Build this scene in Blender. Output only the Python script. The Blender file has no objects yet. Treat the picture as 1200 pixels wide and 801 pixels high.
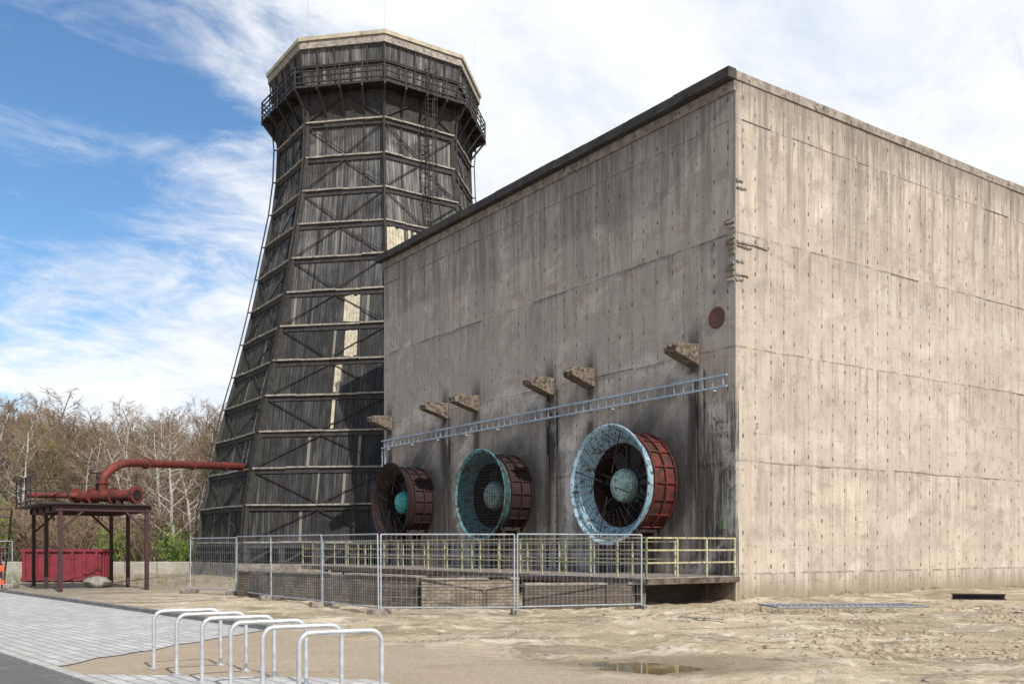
import bpy, math, random
from mathutils import Vector, Matrix, noise
R=math.radians
scene=bpy.context.scene
scene.view_settings.view_transform='Standard'
scene.view_settings.look='None'
scene.view_settings.exposure=0
rnd=random.Random(7)

# ---------------------------------------------------------------- node helper
class G:
    def __init__(s,nt): s.nt=nt
    def n(s,t,ins=None,**props):
        nd=s.nt.nodes.new(t)
        for k,v in props.items(): setattr(nd,k,v)
        for k,v in (ins or {}).items():
            sock=nd.inputs[k]
            if isinstance(v,bpy.types.NodeSocket): s.nt.links.new(v,sock)
            else: sock.default_value=v
        return nd
    def m(s,op,a,b=0.0,c=None,clamp=False):
        ins={0:a,1:b}
        if c is not None: ins[2]=c
        return s.n('ShaderNodeMath',ins,operation=op,use_clamp=clamp).outputs[0]
    def mix(s,f,a,b,blend='MIX'):
        nd=s.n('ShaderNodeMix',data_type='RGBA',blend_type=blend)
        for sock,v in ((nd.inputs[0],f),(nd.inputs[6],a),(nd.inputs[7],b)):
            if isinstance(v,bpy.types.NodeSocket): s.nt.links.new(v,sock)
            else:
                if not isinstance(v,(int,float)) and len(v)==3: v=(*v,1)
                sock.default_value=v
        return nd.outputs[2]
    def noise(s,vec,scale,detail=4,rough=.55,dist=0):
        return s.n('ShaderNodeTexNoise',{'Vector':vec,'Scale':scale,'Detail':detail,'Roughness':rough,'Distortion':dist}).outputs[0]
    def comb(s,x,y,z=0.0): return s.n('ShaderNodeCombineXYZ',{0:x,1:y,2:z}).outputs[0]
    def sep(s,v):
        nd=s.n('ShaderNodeSeparateXYZ',{0:v}); return nd.outputs
    def ss(s,v,a,b,lo=0.0,hi=1.0):
        return s.n('ShaderNodeMapRange',{0:v,1:a,2:b,3:lo,4:hi},interpolation_type='SMOOTHSTEP').outputs[0]
def newmat(name,rough=.8,metal=0):
    m=bpy.data.materials.new(name); m.use_nodes=True
    g=G(m.node_tree); b=m.node_tree.nodes['Principled BSDF']
    b.inputs['Roughness'].default_value=rough; b.inputs['Metallic'].default_value=metal
    b.inputs['Specular IOR Level'].default_value=.3
    return m,g,b
def objc(g): return g.n('ShaderNodeTexCoord').outputs['Object']
def bump(g,b,h,st=.3,d=.02):
    nd=g.n('ShaderNodeBump',{'Height':h,'Strength':st,'Distance':d}); g.nt.links.new(nd.outputs[0],b.inputs['Normal'])
def setc(g,b,c): g.nt.links.new(c,b.inputs['Base Color'])
def paint(name,c1,c2,scale=3,rough=.6,metal=0,rust=None,ramt=.5,bs=.15):
    m,g,b=newmat(name,rough,metal)
    o=objc(g); n1=g.noise(o,scale,4,.65)
    c=g.mix(g.ss(n1,.35,.65),c1,c2)
    if rust:
        n2=g.noise(o,scale*2.3,5,.7)
        c=g.mix(g.ss(n2,ramt,ramt+.12),c,rust)
    setc(g,b,c)
    if bs>.2: bump(g,b,g.noise(o,scale*8,3,.6),bs,.01)
    return m

# ---------------------------------------------------------------- mesh builder
class MB:
    def __init__(s): s.v=[];s.f=[];s.uv=[];s.mi=[];s.cur=0
    def face(s,idx,uv=None): s.f.append(idx); s.uv.append(uv); s.mi.append(s.cur)
    def box(s,a,b,M=None):
        n=len(s.v)
        for z in (a[2],b[2]):
            for x,y in ((a[0],a[1]),(b[0],a[1]),(b[0],b[1]),(a[0],b[1])):
                p=Vector((x,y,z)); s.v.append(M@p if M else p)
        for q in ((3,2,1,0),(4,5,6,7),(0,1,5,4),(1,2,6,5),(2,3,7,6),(3,0,4,7)): s.face([n+i for i in q])
    def beam(s,p,q,w,h=None,up=Vector((0,0,1))):
        p=Vector(p);q=Vector(q);d=(q-p)
        if d.length<1e-6: return
        d.normalize(); h=h or w
        if abs(d.dot(up))>.98: up=Vector((1,0,0))
        a=d.cross(up).normalized(); c=a.cross(d)
        n=len(s.v)
        for e in (p,q):
            for i,j in ((-1,-1),(1,-1),(1,1),(-1,1)): s.v.append(e+a*(i*w/2)+c*(j*h/2))
        for k in ((0,1,2,3),(7,6,5,4),(0,4,5,1),(1,5,6,2),(2,6,7,3),(3,7,4,0)): s.face([n+i for i in k])
    def tube(s,pts,rad,seg=6,caps=True):
        pts=[Vector(p) for p in pts]
        if not isinstance(rad,(list,tuple)): rad=[rad]*len(pts)
        n0=len(s.v); a=None
        for i,p in enumerate(pts):
            d=(pts[min(i+1,len(pts)-1)]-pts[max(i-1,0)]).normalized()
            if a is None:
                a=d.orthogonal().normalized()
            else:
                a=(a-d*a.dot(d)); a=a.normalized() if a.length>1e-5 else d.orthogonal().normalized()
            c=d.cross(a)
            for k in range(seg):
                t=2*math.pi*k/seg
                s.v.append(p+(a*math.cos(t)+c*math.sin(t))*rad[i])
        for i in range(len(pts)-1):
            for k in range(seg):
                k2=(k+1)%seg
                s.face([n0+i*seg+k,n0+i*seg+k2,n0+(i+1)*seg+k2,n0+(i+1)*seg+k])
        if caps:
            s.face([n0+k for k in range(seg)][::-1]); s.face([n0+(len(pts)-1)*seg+k for k in range(seg)])
    def lathe(s,prof,seg=48,close=False):   # axis -x ; profile (p,r)
        n0=len(s.v)
        for p,r in prof:
            for k in range(seg):
                t=2*math.pi*k/seg; s.v.append(Vector((-p,r*math.cos(t),r*math.sin(t))))
        L=len(prof)
        for i in range(L-1+(1 if close else 0)):
            j=(i+1)%L
            for k in range(seg):
                k2=(k+1)%seg
                s.face([n0+i*seg+k,n0+i*seg+k2,n0+j*seg+k2,n0+j*seg+k])
    def tri(s,a,b,c):
        n=len(s.v); s.v+= [Vector(a),Vector(b),Vector(c)]; s.face([n,n+1,n+2])
    def quad(s,a,b,c,d):
        n=len(s.v); s.v+= [Vector(a),Vector(b),Vector(c),Vector(d)]; s.face([n,n+1,n+2,n+3])
    def mesh(s,name,mats,smooth=False):
        me=bpy.data.meshes.new(name); me.from_pydata([tuple(v) for v in s.v],[],s.f)
        if not isinstance(mats,(list,tuple)): mats=[mats]
        for m in mats: me.materials.append(m)
        me.polygons.foreach_set('material_index',s.mi)
        if any(u for u in s.uv):
            l=me.uv_layers.new(name='UVMap'); i=0
            for f,u in zip(s.f,s.uv):
                for k in range(len(f)):
                    l.data[i].uv=u[k] if u else (0,0); i+=1
        if smooth: me.polygons.foreach_set('use_smooth',[True]*len(me.polygons))
        me.update(); return me
    def build(s,name,mats,parent=None,smooth=False,bevel=0):
        ob=bpy.data.objects.new(name,s.mesh(name,mats,smooth)); scene.collection.objects.link(ob)
        if parent: ob.parent=parent
        if bevel:
            md=ob.modifiers.new('b','BEVEL'); md.width=bevel; md.segments=2; md.limit_method='ANGLE'
        if smooth:
            try:
                ob.data.set_sharp_from_angle(angle=R(40))
            except Exception: pass
        return ob
def empty(name,loc=(0,0,0),rz=0):
    e=bpy.data.objects.new(name,None); e.location=loc; e.rotation_euler=(0,0,rz); e.empty_display_size=.5
    scene.collection.objects.link(e); return e

ANG=R(34.84); C=Vector((6.77,29.3,0))
BL=23.0; BX=30.0; BH=16.1
def loc2w(x,y,z=0):
    return Vector((C.x+x*math.cos(ANG)-y*math.sin(ANG), C.y+x*math.sin(ANG)+y*math.cos(ANG), z))
def w2loc(x,y):
    return ((x-C.x)*math.cos(ANG)+(y-C.y)*math.sin(ANG), -(x-C.x)*math.sin(ANG)+(y-C.y)*math.cos(ANG))
FANS=[(4.2,1.98),(12.0,1.82),(19.6,1.82)]; FZ=3.72
CORB=(1.75,6.9,9.3,14.5,17.1,22.4)

# ---------------------------------------------------------------- materials
def concrete_wall():
    m,g,b=newmat('weathered_concrete',.92)
    o=objc(g); X,Y,Z=g.sep(o)
    s=g.m('ADD',X,Y)
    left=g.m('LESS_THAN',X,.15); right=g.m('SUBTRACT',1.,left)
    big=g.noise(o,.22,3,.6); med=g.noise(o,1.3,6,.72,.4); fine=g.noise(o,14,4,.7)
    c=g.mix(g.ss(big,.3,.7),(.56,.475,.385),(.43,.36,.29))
    c=g.mix(g.m('MULTIPLY',left,.48),c,(.32,.30,.285))  # left face greyed and darkened: its sky-lit shade is put into the colour
    c=g.mix(g.m('MULTIPLY',g.ss(med,.43,.72),.65),c,(.24,.20,.165))
    c=g.mix(g.m('MULTIPLY',g.ss(g.noise(o,.55,5,.65,.5),.54,.68),.6),c,(.63,.565,.485))
    bv=g.n('ShaderNodeTexWhiteNoise',{'W':g.m('FLOOR',g.m('MULTIPLY',s,5.5))},noise_dimensions='1D').outputs[0]
    c=g.mix(g.m('MULTIPLY',bv,.18),c,(.22,.195,.17))
    vs=g.noise(g.comb(g.m('MULTIPLY',s,9.),g.m('MULTIPLY',Z,.45)),1.,5,.75)
    c=g.mix(g.m('MULTIPLY',g.ss(vs,.46,.72),.46),c,(.17,.14,.115))
    jz=g.m('ADD',Z,g.m('MULTIPLY',g.m('SUBTRACT',g.noise(g.comb(s,0.,0.),.8,3,.6),.5),.14))
    lift=g.m('DIVIDE',g.m('ADD',jz,2.6),3.45)
    lv=g.n('ShaderNodeTexWhiteNoise',{'W':g.m('FLOOR',lift)},noise_dimensions='1D').outputs[0]
    c=g.mix(g.m('MULTIPLY',lv,.20),c,(.26,.23,.20))
    fr=g.m('FRACT',lift)
    jl=g.m('MULTIPLY',g.m('ABSOLUTE',g.m('SUBTRACT',fr,.5)),3.45)
    jl=g.m('SUBTRACT',1.725,jl)
    jm=g.m('MULTIPLY',g.ss(jl,.045,.010),g.ss(g.noise(o,2.2,3,.6),.38,.58))
    c=g.mix(g.m('MULTIPLY',jm,.65),c,(.10,.085,.07))
    st=g.noise(g.comb(g.m('MULTIPLY',s,5.),g.m('MULTIPLY',Z,.25)),1.,5,.65)
    c=g.mix(g.m('MULTIPLY',g.m('MULTIPLY',g.ss(st,.48,.66),g.ss(fr,.35,1.)),.58),c,(.15,.125,.10))
    st2=g.noise(g.comb(g.m('MULTIPLY',s,1.7),g.m('MULTIPLY',Z,.12)),1.,6,.74)
    c=g.mix(g.m('MULTIPLY',g.m('MULTIPLY',g.ss(st2,.45,.62),g.ss(Z,8.,15.5)),.72),c,(.15,.13,.11))
    # runs starting right under the coping, ragged lower edge
    rz=g.m('ADD',Z,g.m('MULTIPLY',vs,4.5))
    c=g.mix(g.m('MULTIPLY',g.ss(rz,16.4,18.6),.62),c,(.095,.082,.07))
    low=g.m('MULTIPLY',left,g.ss(Z,8.5,2.))
    st3=g.noise(g.comb(g.m('MULTIPLY',s,2.2),g.m('MULTIPLY',Z,.16)),1.,5,.76)
    c=g.mix(g.m('MULTIPLY',g.m('MULTIPLY',g.ss(st3,.38,.60),low),.85),c,(.06,.055,.05))
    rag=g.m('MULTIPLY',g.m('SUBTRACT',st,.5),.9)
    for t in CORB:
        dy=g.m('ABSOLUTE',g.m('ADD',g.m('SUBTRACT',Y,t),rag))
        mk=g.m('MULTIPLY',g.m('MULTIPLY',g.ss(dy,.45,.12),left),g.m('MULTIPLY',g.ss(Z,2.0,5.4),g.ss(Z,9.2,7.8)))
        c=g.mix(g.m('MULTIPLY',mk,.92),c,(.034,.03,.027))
    # black wet runs between the nearest fan and the corner
    cr_=g.m('MULTIPLY',g.m('MULTIPLY',left,g.ss(Y,2.4,1.1)),g.m('MULTIPLY',g.ss(Z,6.8,5.4),g.ss(vs,.40,.54)))
    c=g.mix(g.m('MULTIPLY',cr_,.9),c,(.035,.032,.03))
    # rust-brown runs, sparse
    rs=g.m('MULTIPLY',g.ss(g.noise(g.comb(g.m('MULTIPLY',s,3.1),g.m('MULTIPLY',Z,.3),5.),1.,4,.7),.62,.74),g.ss(g.noise(o,.4,3,.6),.48,.62))
    c=g.mix(g.m('MULTIPLY',rs,.5),c,(.21,.12,.07))
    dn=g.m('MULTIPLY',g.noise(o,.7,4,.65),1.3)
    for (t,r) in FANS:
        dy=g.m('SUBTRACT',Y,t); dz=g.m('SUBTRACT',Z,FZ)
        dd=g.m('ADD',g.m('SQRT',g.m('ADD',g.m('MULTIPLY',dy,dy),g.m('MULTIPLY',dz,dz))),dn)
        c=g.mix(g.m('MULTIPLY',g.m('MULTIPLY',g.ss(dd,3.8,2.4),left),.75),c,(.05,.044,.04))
        ring=g.m('MULTIPLY',g.ss(g.m('ABSOLUTE',g.m('SUBTRACT',dd,4.7)),.5,.1),g.m('MULTIPLY',left,g.ss(med,.4,.55)))
        c=g.mix(g.m('MULTIPLY',ring,.45),c,(.60,.57,.52))
    cs=g.m('DIVIDE',s,.62); colid=g.m('FLOOR',cs)
    cj=g.n('ShaderNodeTexWhiteNoise',{'W':colid},noise_dimensions='1D').outputs[0]
    fx=g.m('MULTIPLY',g.m('SUBTRACT',g.m('FRACT',cs),g.m('ADD',.38,g.m('MULTIPLY',cj,.24))),.62)
    zz=g.m('DIVIDE',g.m('ADD',Z,g.m('MULTIPLY',cj,.25)),.49)
    cell=g.n('ShaderNodeTexWhiteNoise',{'Vector':g.comb(colid,g.m('FLOOR',zz))},noise_dimensions='2D').outputs[0]
    fz=g.m('MULTIPLY',g.m('SUBTRACT',g.m('FRACT',zz),g.m('ADD',.4,g.m('MULTIPLY',cell,.2))),.49)
    d=g.m('SQRT',g.m('ADD',g.m('MULTIPLY',fx,fx),g.m('MULTIPLY',g.m('MULTIPLY',fz,fz),.22)))
    rad=g.m('MULTIPLY',g.m('ADD',.009,g.m('MULTIPLY',cell,.024)),g.m('GREATER_THAN',cell,.15))
    dot=g.ss(g.m('SUBTRACT',d,rad),.012,-.006)
    c=g.mix(g.m('MULTIPLY',dot,g.m('ADD',.3,g.m('MULTIPLY',cell,.6))),c,(.065,.042,.032))
    seam=g.m('MULTIPLY',g.ss(g.m('ABSOLUTE',fx),.020,.006),g.ss(g.noise(g.comb(g.m('MULTIPLY',s,3.),Z),1.,4,.7),.42,.58))
    c=g.mix(g.m('MULTIPLY',seam,.6),c,(.13,.10,.085))
    hz=g.m('ABSOLUTE',g.m('SUBTRACT',g.m('FRACT',g.m('DIVIDE',Z,1.15)),.5))
    hline=g.m('MULTIPLY',g.ss(hz,.013,.004),g.ss(g.noise(o,1.1,4,.7),.46,.6))
    c=g.mix(g.m('MULTIPLY',hline,.45),c,(.15,.125,.105))
    sp=g.noise(g.comb(g.m('MULTIPLY',s,1.6),g.m('MULTIPLY',Z,.7),3.),1.5,7,.74,.6)
    spm=g.ss(sp,.665,.70)
    c=g.mix(g.m('MULTIPLY',spm,.88),c,(.07,.056,.045))
    bigsp=g.ss(g.noise(g.comb(g.m('MULTIPLY',s,.8),g.m('MULTIPLY',Z,1.5),9.),.9,5,.65,.3),.62,.66)
    c=g.mix(g.m('MULTIPLY',bigsp,.5),c,(.25,.20,.15))
    c=g.mix(g.m('MULTIPLY',g.ss(g.m('ADD',Z,g.m('MULTIPLY',med,1.)),1.4,.5),.6),c,(.33,.27,.175))
    c=g.mix(g.m('MULTIPLY',g.m('MULTIPLY',right,g.ss(g.m('ADD',Z,g.m('MULTIPLY',st2,2.)),1.85,1.1)),.55),c,(.16,.14,.085))
    c=g.mix(g.m('MULTIPLY',g.ss(fine,.4,.7),.28),c,(.19,.165,.145))
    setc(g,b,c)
    h=g.m('SUBTRACT',g.m('ADD',g.m('MULTIPLY',fine,.4),g.m('MULTIPLY',bv,.18)),g.m('ADD',g.m('MULTIPLY',dot,.9),spm))
    bump(g,b,h,.6,.035)
    return m
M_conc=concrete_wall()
M_conc2=paint('rough_concrete',(.30,.26,.22),(.17,.145,.12),2.5,.9,0,(.08,.07,.06),.54,.5)
M_corb=paint('stained_corbel_concrete',(.21,.17,.13),(.12,.095,.075),3.5,.9,0,(.05,.042,.036),.47,.7)
M_roof=paint('bitumen_roof_edge',(.035,.031,.03),(.06,.055,.05),2,.85,0,(.13,.115,.10),.64,.3)
M_red=paint('red_oxide_paint',(.155,.028,.024),(.08,.021,.018),1.9,.7,0,(.04,.023,.019),.46)
M_pipe=paint('red_pipe_paint',(.175,.034,.026),(.11,.025,.02),2,.65,0,(.055,.028,.02),.50)
M_darkred=paint('dark_red_paint',(.030,.014,.013),(.020,.012,.012),2,.75,0,(.055,.021,.02),.56)
M_inred=paint('duct_inner_red',(.06,.018,.016),(.025,.013,.012),2,.7,0,(.018,.013,.012),.5)
M_teal=paint('teal_paint',(.11,.25,.265),(.06,.16,.17),2.5,.65,0,(.06,.039,.03),.48)
M_teald=paint('faded_teal_paint',(.045,.12,.115),(.03,.075,.07),2.5,.65,0,(.05,.03,.025),.46)
M_tealb=paint('bright_teal_paint',(.08,.42,.39),(.06,.30,.29),3,.5,0,(.08,.09,.08),.58)
M_blue=paint('pale_blue_paint',(.21,.35,.43),(.33,.46,.52),2,.65,0,(.08,.055,.045),.51)
M_hub=paint('pale_hub_paint',(.42,.54,.49),(.22,.35,.33),3,.5,0,(.11,.11,.095),.51)
M_black=paint('dark_interior',(.012,.011,.010),(.02,.018,.017),2,.9)
M_steel=paint('dark_steel',(.025,.022,.021),(.045,.036,.03),4,.6,.2,(.075,.04,.028),.6)
M_galv=paint('galvanised_steel',(.42,.45,.48),(.32,.35,.38),6,.5,.4,(.26,.25,.24),.66)
M_wire=paint('galvanised_wire',(.25,.265,.28),(.17,.18,.19),6,.6,.2)
M_galvb=paint('galvanised_tray',(.38,.44,.50),(.29,.34,.40),5,.5,.2,(.2,.17,.15),.64)
M_rack=paint('brushed_steel_rack',(.58,.59,.60),(.44,.45,.46),8,.38,.5,(.33,.31,.28),.62)
M_yel=paint('faded_yellow_paint',(.36,.33,.18),(.44,.41,.28),5,.6,0,(.10,.06,.04),.52)
M_frame=paint('brown_red_steel',(.06,.024,.024),(.04,.021,.021),4,.6,0,(.04,.03,.026),.56)
M_skip=paint('red_container_paint',(.22,.028,.042),(.14,.024,.032),2,.55,0,(.07,.033,.03),.55)
M_timb=paint('weathered_ring_timber',(.36,.32,.265),(.21,.19,.165),3,.9,0,(.08,.072,.064),.54,.4)
M_timbd=paint('dark_bracing_timber',(.032,.030,.029),(.055,.05,.046),3,.9,0,(.02,.02,.019),.6)
M_pale=paint('pale_new_planks',(.50,.44,.32),(.34,.30,.23),4,.9,0,(.15,.13,.11),.56)
M_cop=paint('tower_coping_boards',(.46,.41,.30),(.32,.28,.21),2,.8,0,(.15,.13,.10),.58)
M_stone=paint('grey_stone',(.30,.27,.24),(.18,.165,.15),5,.9,0,(.1,.09,.08),.62,.6)
M_bark=paint('grey_brown_bark',(.16,.13,.10),(.10,.08,.062),1.5,.95)
M_birch=paint('birch_bark',(.48,.45,.41),(.34,.31,.28),1.5,.9,0,(.06,.05,.045),.55)
M_twig=paint('twigs',(.235,.16,.105),(.165,.115,.08),.12,.95)
M_bud=paint('budding_twigs',(.19,.185,.06),(.24,.19,.08),.12,.9)
M_leaf=paint('spring_leaves',(.17,.25,.04),(.09,.15,.03),.8,.7)
M_grass=paint('dry_grass',(.27,.23,.12),(.16,.17,.065),1.2,.9)

def brickmat(name,c1,c2,mo,dk=.7):
    m,g,b=newmat(name,.9); o=objc(g); X,Y,Z=g.sep(o)
    v=g.comb(g.m('ADD',X,Y),Z)
    t=g.n('ShaderNodeTexBrick',{'Vector':v,'Color1':(*c1,1),'Color2':(*c2,1),'Mortar':(*mo,1),'Scale':1.,'Mortar Size':.010,'Brick Width':.26,'Row Height':.085,'Bias':-.1})
    c=g.mix(g.m('MULTIPLY',g.ss(g.noise(o,1.8,5,.7),.38,.62),dk),t.outputs[0],(.07,.06,.048))
    setc(g,b,c); bump(g,b,g.m('SUBTRACT',g.noise(o,20,3,.6),g.m('MULTIPLY',t.outputs[1],1.)),.5,.01)
    return m
M_brick=brickmat('old_brick',(.24,.185,.13),(.33,.28,.215),(.09,.08,.068),.7)
M_brickm=brickmat('grimy_brick',(.17,.135,.10),(.25,.21,.165),(.07,.062,.055),.75)
M_brickd=brickmat('dark_brick',(.10,.078,.06),(.15,.12,.095),(.05,.045,.04),.8)  # darkest brick tone, for the platform plinth and the end wall

def cladding():
    m,g,b=newmat('timber_cladding',.9)
    uv=g.n('ShaderNodeTexCoord').outputs['UV']; U,V,_=g.sep(uv); o=objc(g); X,Y,Z=g.sep(o)
    bid=g.m('FLOOR',g.m('MULTIPLY',U,5.5))
    lid=g.m('FLOOR',g.m('DIVIDE',g.m('SUBTRACT',V,1.9),2.05))
    w=g.n('ShaderNodeTexWhiteNoise',{'Vector':g.comb(bid,lid)},noise_dimensions='2D').outputs[0]
    pid=g.m('FLOOR',g.m('DIVIDE',U,2.3))
    pw=g.n('ShaderNodeTexWhiteNoise',{'Vector':g.comb(pid,lid)},noise_dimensions='2D').outputs[0]
    n1=g.noise(g.comb(g.m('MULTIPLY',U,4.),g.m('MULTIPLY',V,.35)),1.,5,.74)
    n2=g.noise(o,.45,5,.65)
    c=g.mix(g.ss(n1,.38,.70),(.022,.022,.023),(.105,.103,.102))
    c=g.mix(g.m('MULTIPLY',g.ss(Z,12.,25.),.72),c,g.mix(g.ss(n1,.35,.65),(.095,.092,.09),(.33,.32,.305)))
    c=g.mix(g.m('MULTIPLY',g.ss(pw,.3,1.),.55),c,(.024,.024,.025))
    c=g.mix(g.m('MULTIPLY',w,.5),c,(.02,.02,.02))
    c=g.mix(g.m('MULTIPLY',g.ss(n2,.50,.64),.6),c,(.016,.016,.016))
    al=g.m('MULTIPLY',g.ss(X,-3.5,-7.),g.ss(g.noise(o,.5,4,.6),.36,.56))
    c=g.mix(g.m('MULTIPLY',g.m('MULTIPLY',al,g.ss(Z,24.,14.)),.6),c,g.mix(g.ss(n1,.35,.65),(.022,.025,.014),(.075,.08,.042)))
    fr=g.m('ABSOLUTE',g.m('SUBTRACT',g.m('FRACT',g.m('MULTIPLY',U,5.5)),.5))
    gap=g.ss(fr,.42,.49)
    c=g.mix(g.m('MULTIPLY',gap,.8),c,(.008,.008,.008))
    c=g.mix(g.m('MULTIPLY',g.m('GREATER_THAN',w,.98),.7),c,(.26,.24,.20))
    setc(g,b,c)
    bump(g,b,g.m('SUBTRACT',g.m('MULTIPLY',w,.6),gap),.7,.04)
    return m
M_clad=cladding()

def groundmat():
    m,g,b=newmat('bare_ground',.95); o=objc(g); X,Y,Z=g.sep(o)
    big=g.noise(o,.16,3,.6,.3); med=g.noise(o,.9,6,.72,.6); fine=g.noise(o,7,5,.78); vf=g.noise(o,38,2,.7)
    c=g.mix(g.ss(big,.38,.62),(.47,.385,.27),(.35,.28,.19))
    c=g.mix(g.m('MULTIPLY',g.ss(med,.50,.60),.85),c,(.60,.52,.405))
    c=g.mix(g.m('MULTIPLY',g.ss(g.noise(o,.5,7,.74,.9),.51,.60),.8),c,(.20,.15,.10))
    gm=g.m('MULTIPLY',g.ss(g.noise(o,.33,5,.7,.5),.48,.60),g.ss(fine,.38,.58))
    c=g.mix(g.m('MULTIPLY',gm,.5),c,(.22,.205,.08))
    c=g.mix(g.m('MULTIPLY',g.ss(fine,.50,.64),.5),c,(.18,.14,.10))  # darker albedo variation here stands in for shading of the relief
    c=g.mix(g.m('MULTIPLY',g.ss(vf,.60,.70),.45),c,(.62,.56,.46))
    c=g.mix(g.m('MULTIPLY',g.ss(vf,.40,.30),.5),c,(.12,.095,.065))
    # tyre tracks: parallel compacted strips with tread marks
    tu=g.m('ADD',g.m('ADD',g.m('MULTIPLY',Y,.94),g.m('MULTIPLY',X,-.17)),g.m('MULTIPLY',g.noise(o,.12,2,.5),3.))
    tr=g.m('ABSOLUTE',g.m('SUBTRACT',g.m('FRACT',g.m('DIVIDE',tu,1.9)),.5))
    tread=g.ss(g.m('FRACT',g.m('MULTIPLY',X,7.)),.3,.7)
    tk=g.m('MULTIPLY',g.m('MULTIPLY',g.ss(tr,.10,.05),g.ss(g.noise(o,.21,3,.6),.47,.56)),g.m('ADD',.4,g.m('MULTIPLY',tread,.35)))
    c=g.mix(tk,c,(.19,.145,.10))
    # damp earth around the puddle
    px=g.m('SUBTRACT',X,2.2); py=g.m('SUBTRACT',Y,14.)
    pd=g.m('SQRT',g.m('ADD',g.m('MULTIPLY',px,px),g.m('MULTIPLY',g.m('MULTIPLY',py,py),3.5)))
    c=g.mix(g.m('MULTIPLY',g.ss(g.m('ADD',pd,med),3.2,1.9),.75),c,(.17,.125,.075))
    nn=g.m('ADD',g.m('MULTIPLY',X,.76),g.m('MULTIPLY',Y,.65))
    sand=g.mix(g.ss(med,.3,.7),(.41,.325,.235),(.33,.26,.19))
    sand=g.mix(g.m('MULTIPLY',g.ss(vf,.46,.62),.55),sand,(.20,.16,.115))
    sand=g.mix(g.m('MULTIPLY',g.ss(fine,.5,.7),.5),sand,(.50,.425,.33))
    c=g.mix(g.m('MULTIPLY',g.ss(g.m('ADD',nn,g.m('MULTIPLY',med,1.5)),10.9,9.6),.85),c,sand)
    far=g.ss(Y,62.,76.)
    c=g.mix(far,c,g.mix(g.ss(g.noise(o,.12,4,.6),.4,.6),(.14,.10,.062),(.12,.115,.045)))
    c=g.mix(g.m('MULTIPLY',g.ss(X,-9.,-16.),g.m('MULTIPLY',g.ss(nn,9.,10.),.5)),c,(.18,.16,.135))
    setc(g,b,c); bump(g,b,g.m('SUBTRACT',g.m('ADD',g.m('MULTIPLY',med,.5),g.m('ADD',g.m('MULTIPLY',fine,.7),g.m('MULTIPLY',vf,.15))),g.m('MULTIPLY',tk,.4)),.9,.08)
    return m
M_ground=groundmat()
def pavermat():
    m,g,b=newmat('grey_block_paving',.85); o=objc(g)
    t=g.n('ShaderNodeTexBrick',{'Vector':o,'Color1':(.37,.37,.365,1),'Color2':(.49,.485,.475,1),'Mortar':(.14,.125,.11,1),'Scale':1.,'Mortar Size':.012,'Brick Width':.40,'Row Height':.20})
    c=g.mix(g.m('MULTIPLY',g.ss(g.noise(o,1.1,5,.7),.48,.68),.55),t.outputs[0],(.34,.29,.23))
    c=g.mix(g.m('MULTIPLY',g.ss(g.noise(o,.35,5,.7),.45,.65),.35),c,(.26,.25,.24))
    c=g.mix(g.m('MULTIPLY',g.ss(g.noise(o,25,3,.7),.45,.7),.25),c,(.26,.25,.24))
    setc(g,b,c); bump(g,b,g.m('SUBTRACT',0.,t.outputs[1]),.4,.008)
    return m
M_pav=pavermat()
def asphmat():
    m,g,b=newmat('asphalt',.9); o=objc(g)
    c=g.mix(g.ss(g.noise(o,60,3,.7),.35,.65),(.07,.07,.07),(.15,.145,.14))
    c=g.mix(g.m('MULTIPLY',g.ss(g.noise(o,.8,5,.7),.45,.65),.45),c,(.24,.21,.175))
    setc(g,b,c); bump(g,b,g.noise(o,70,2,.7),.5,.01); return m
M_asph=asphmat()
M_kerb=paint('concrete_kerb',(.42,.41,.39),(.32,.31,.29),3,.9,0,(.22,.2,.17),.6,.3)
M_kerbd=paint('dark_kerb',(.19,.18,.175),(.13,.125,.12),3,.9,0,(.25,.22,.18),.6,.3)
def watermat():
    m,g,b=newmat('puddle_water',.04); b.inputs['Base Color'].default_value=(.17,.125,.06,1); b.inputs['Specular IOR Level'].default_value=.5
    o=objc(g); bump(g,b,g.noise(o,5,2,.5),.05,.01); return m
M_wat=watermat()

# ---------------------------------------------------------------- ground sheet
def band(x,y): return (.65*x-.76*y, .76*x+.65*y)
def sstep(a,b,x):
    t=max(0,min(1,(x-a)/(b-a))); return t*t*(3-2*t)
def gh(x,y):
    bx,by=band(x,y)
    k=sstep(9.0,10.2,by)
    z=-.012
    if k>0:
        n=noise.fractal(Vector((x*.35,y*.35,1.3)),.9,2.1,5)*.08
        n2=noise.fractal(Vector((x*1.9,y*1.9,4.1)),.65,2.2,5)*.05
        rut=noise.noise(Vector((x*.25+y*.1,y*1.6,7.)))*.045
        d=1-math.exp(-((x-2.2)**2/2.6+(y-13.9)**2/.9))
        h=n+n2*max(.2,.5+1.1*noise.noise(Vector((x*.2,y*.2,0))))+rut
        h=h*(.22+.78*d)-.07*(1-d)
        z+=k*h
        lx,ly=w2loc(x,y)
        if lx>-1 : z+=.10*sstep(-3,0,ly)*sstep(-1,1,lx)
    if y>72:
        z+=11.5*sstep(72,160,y)+noise.noise(Vector((x*.03,y*.03,0)))*1.2*sstep(72,100,y)
    return z
def lines(lo,dl,dh,hi,step):
    a=[]
    v=dl
    while v<dh: a.append(v); v+=step
    a.append(dh); s=step*1.5; v=dh
    while v<hi: v+=s; s=min(s*1.25,14); a.append(v)
    s=step*1.5; v=dl; bq=[]
    while v>lo: v-=s; s=min(s*1.25,14); bq.append(v)
    return bq[::-1]+a
xs=lines(-420,-8,20,420,.09); ys=lines(-40,10,31,600,.09)
g_=MB()
for y in ys:
    for x in xs: g_.v.append(Vector((x,y,gh(x,y))))
nx=len(xs)
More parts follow.
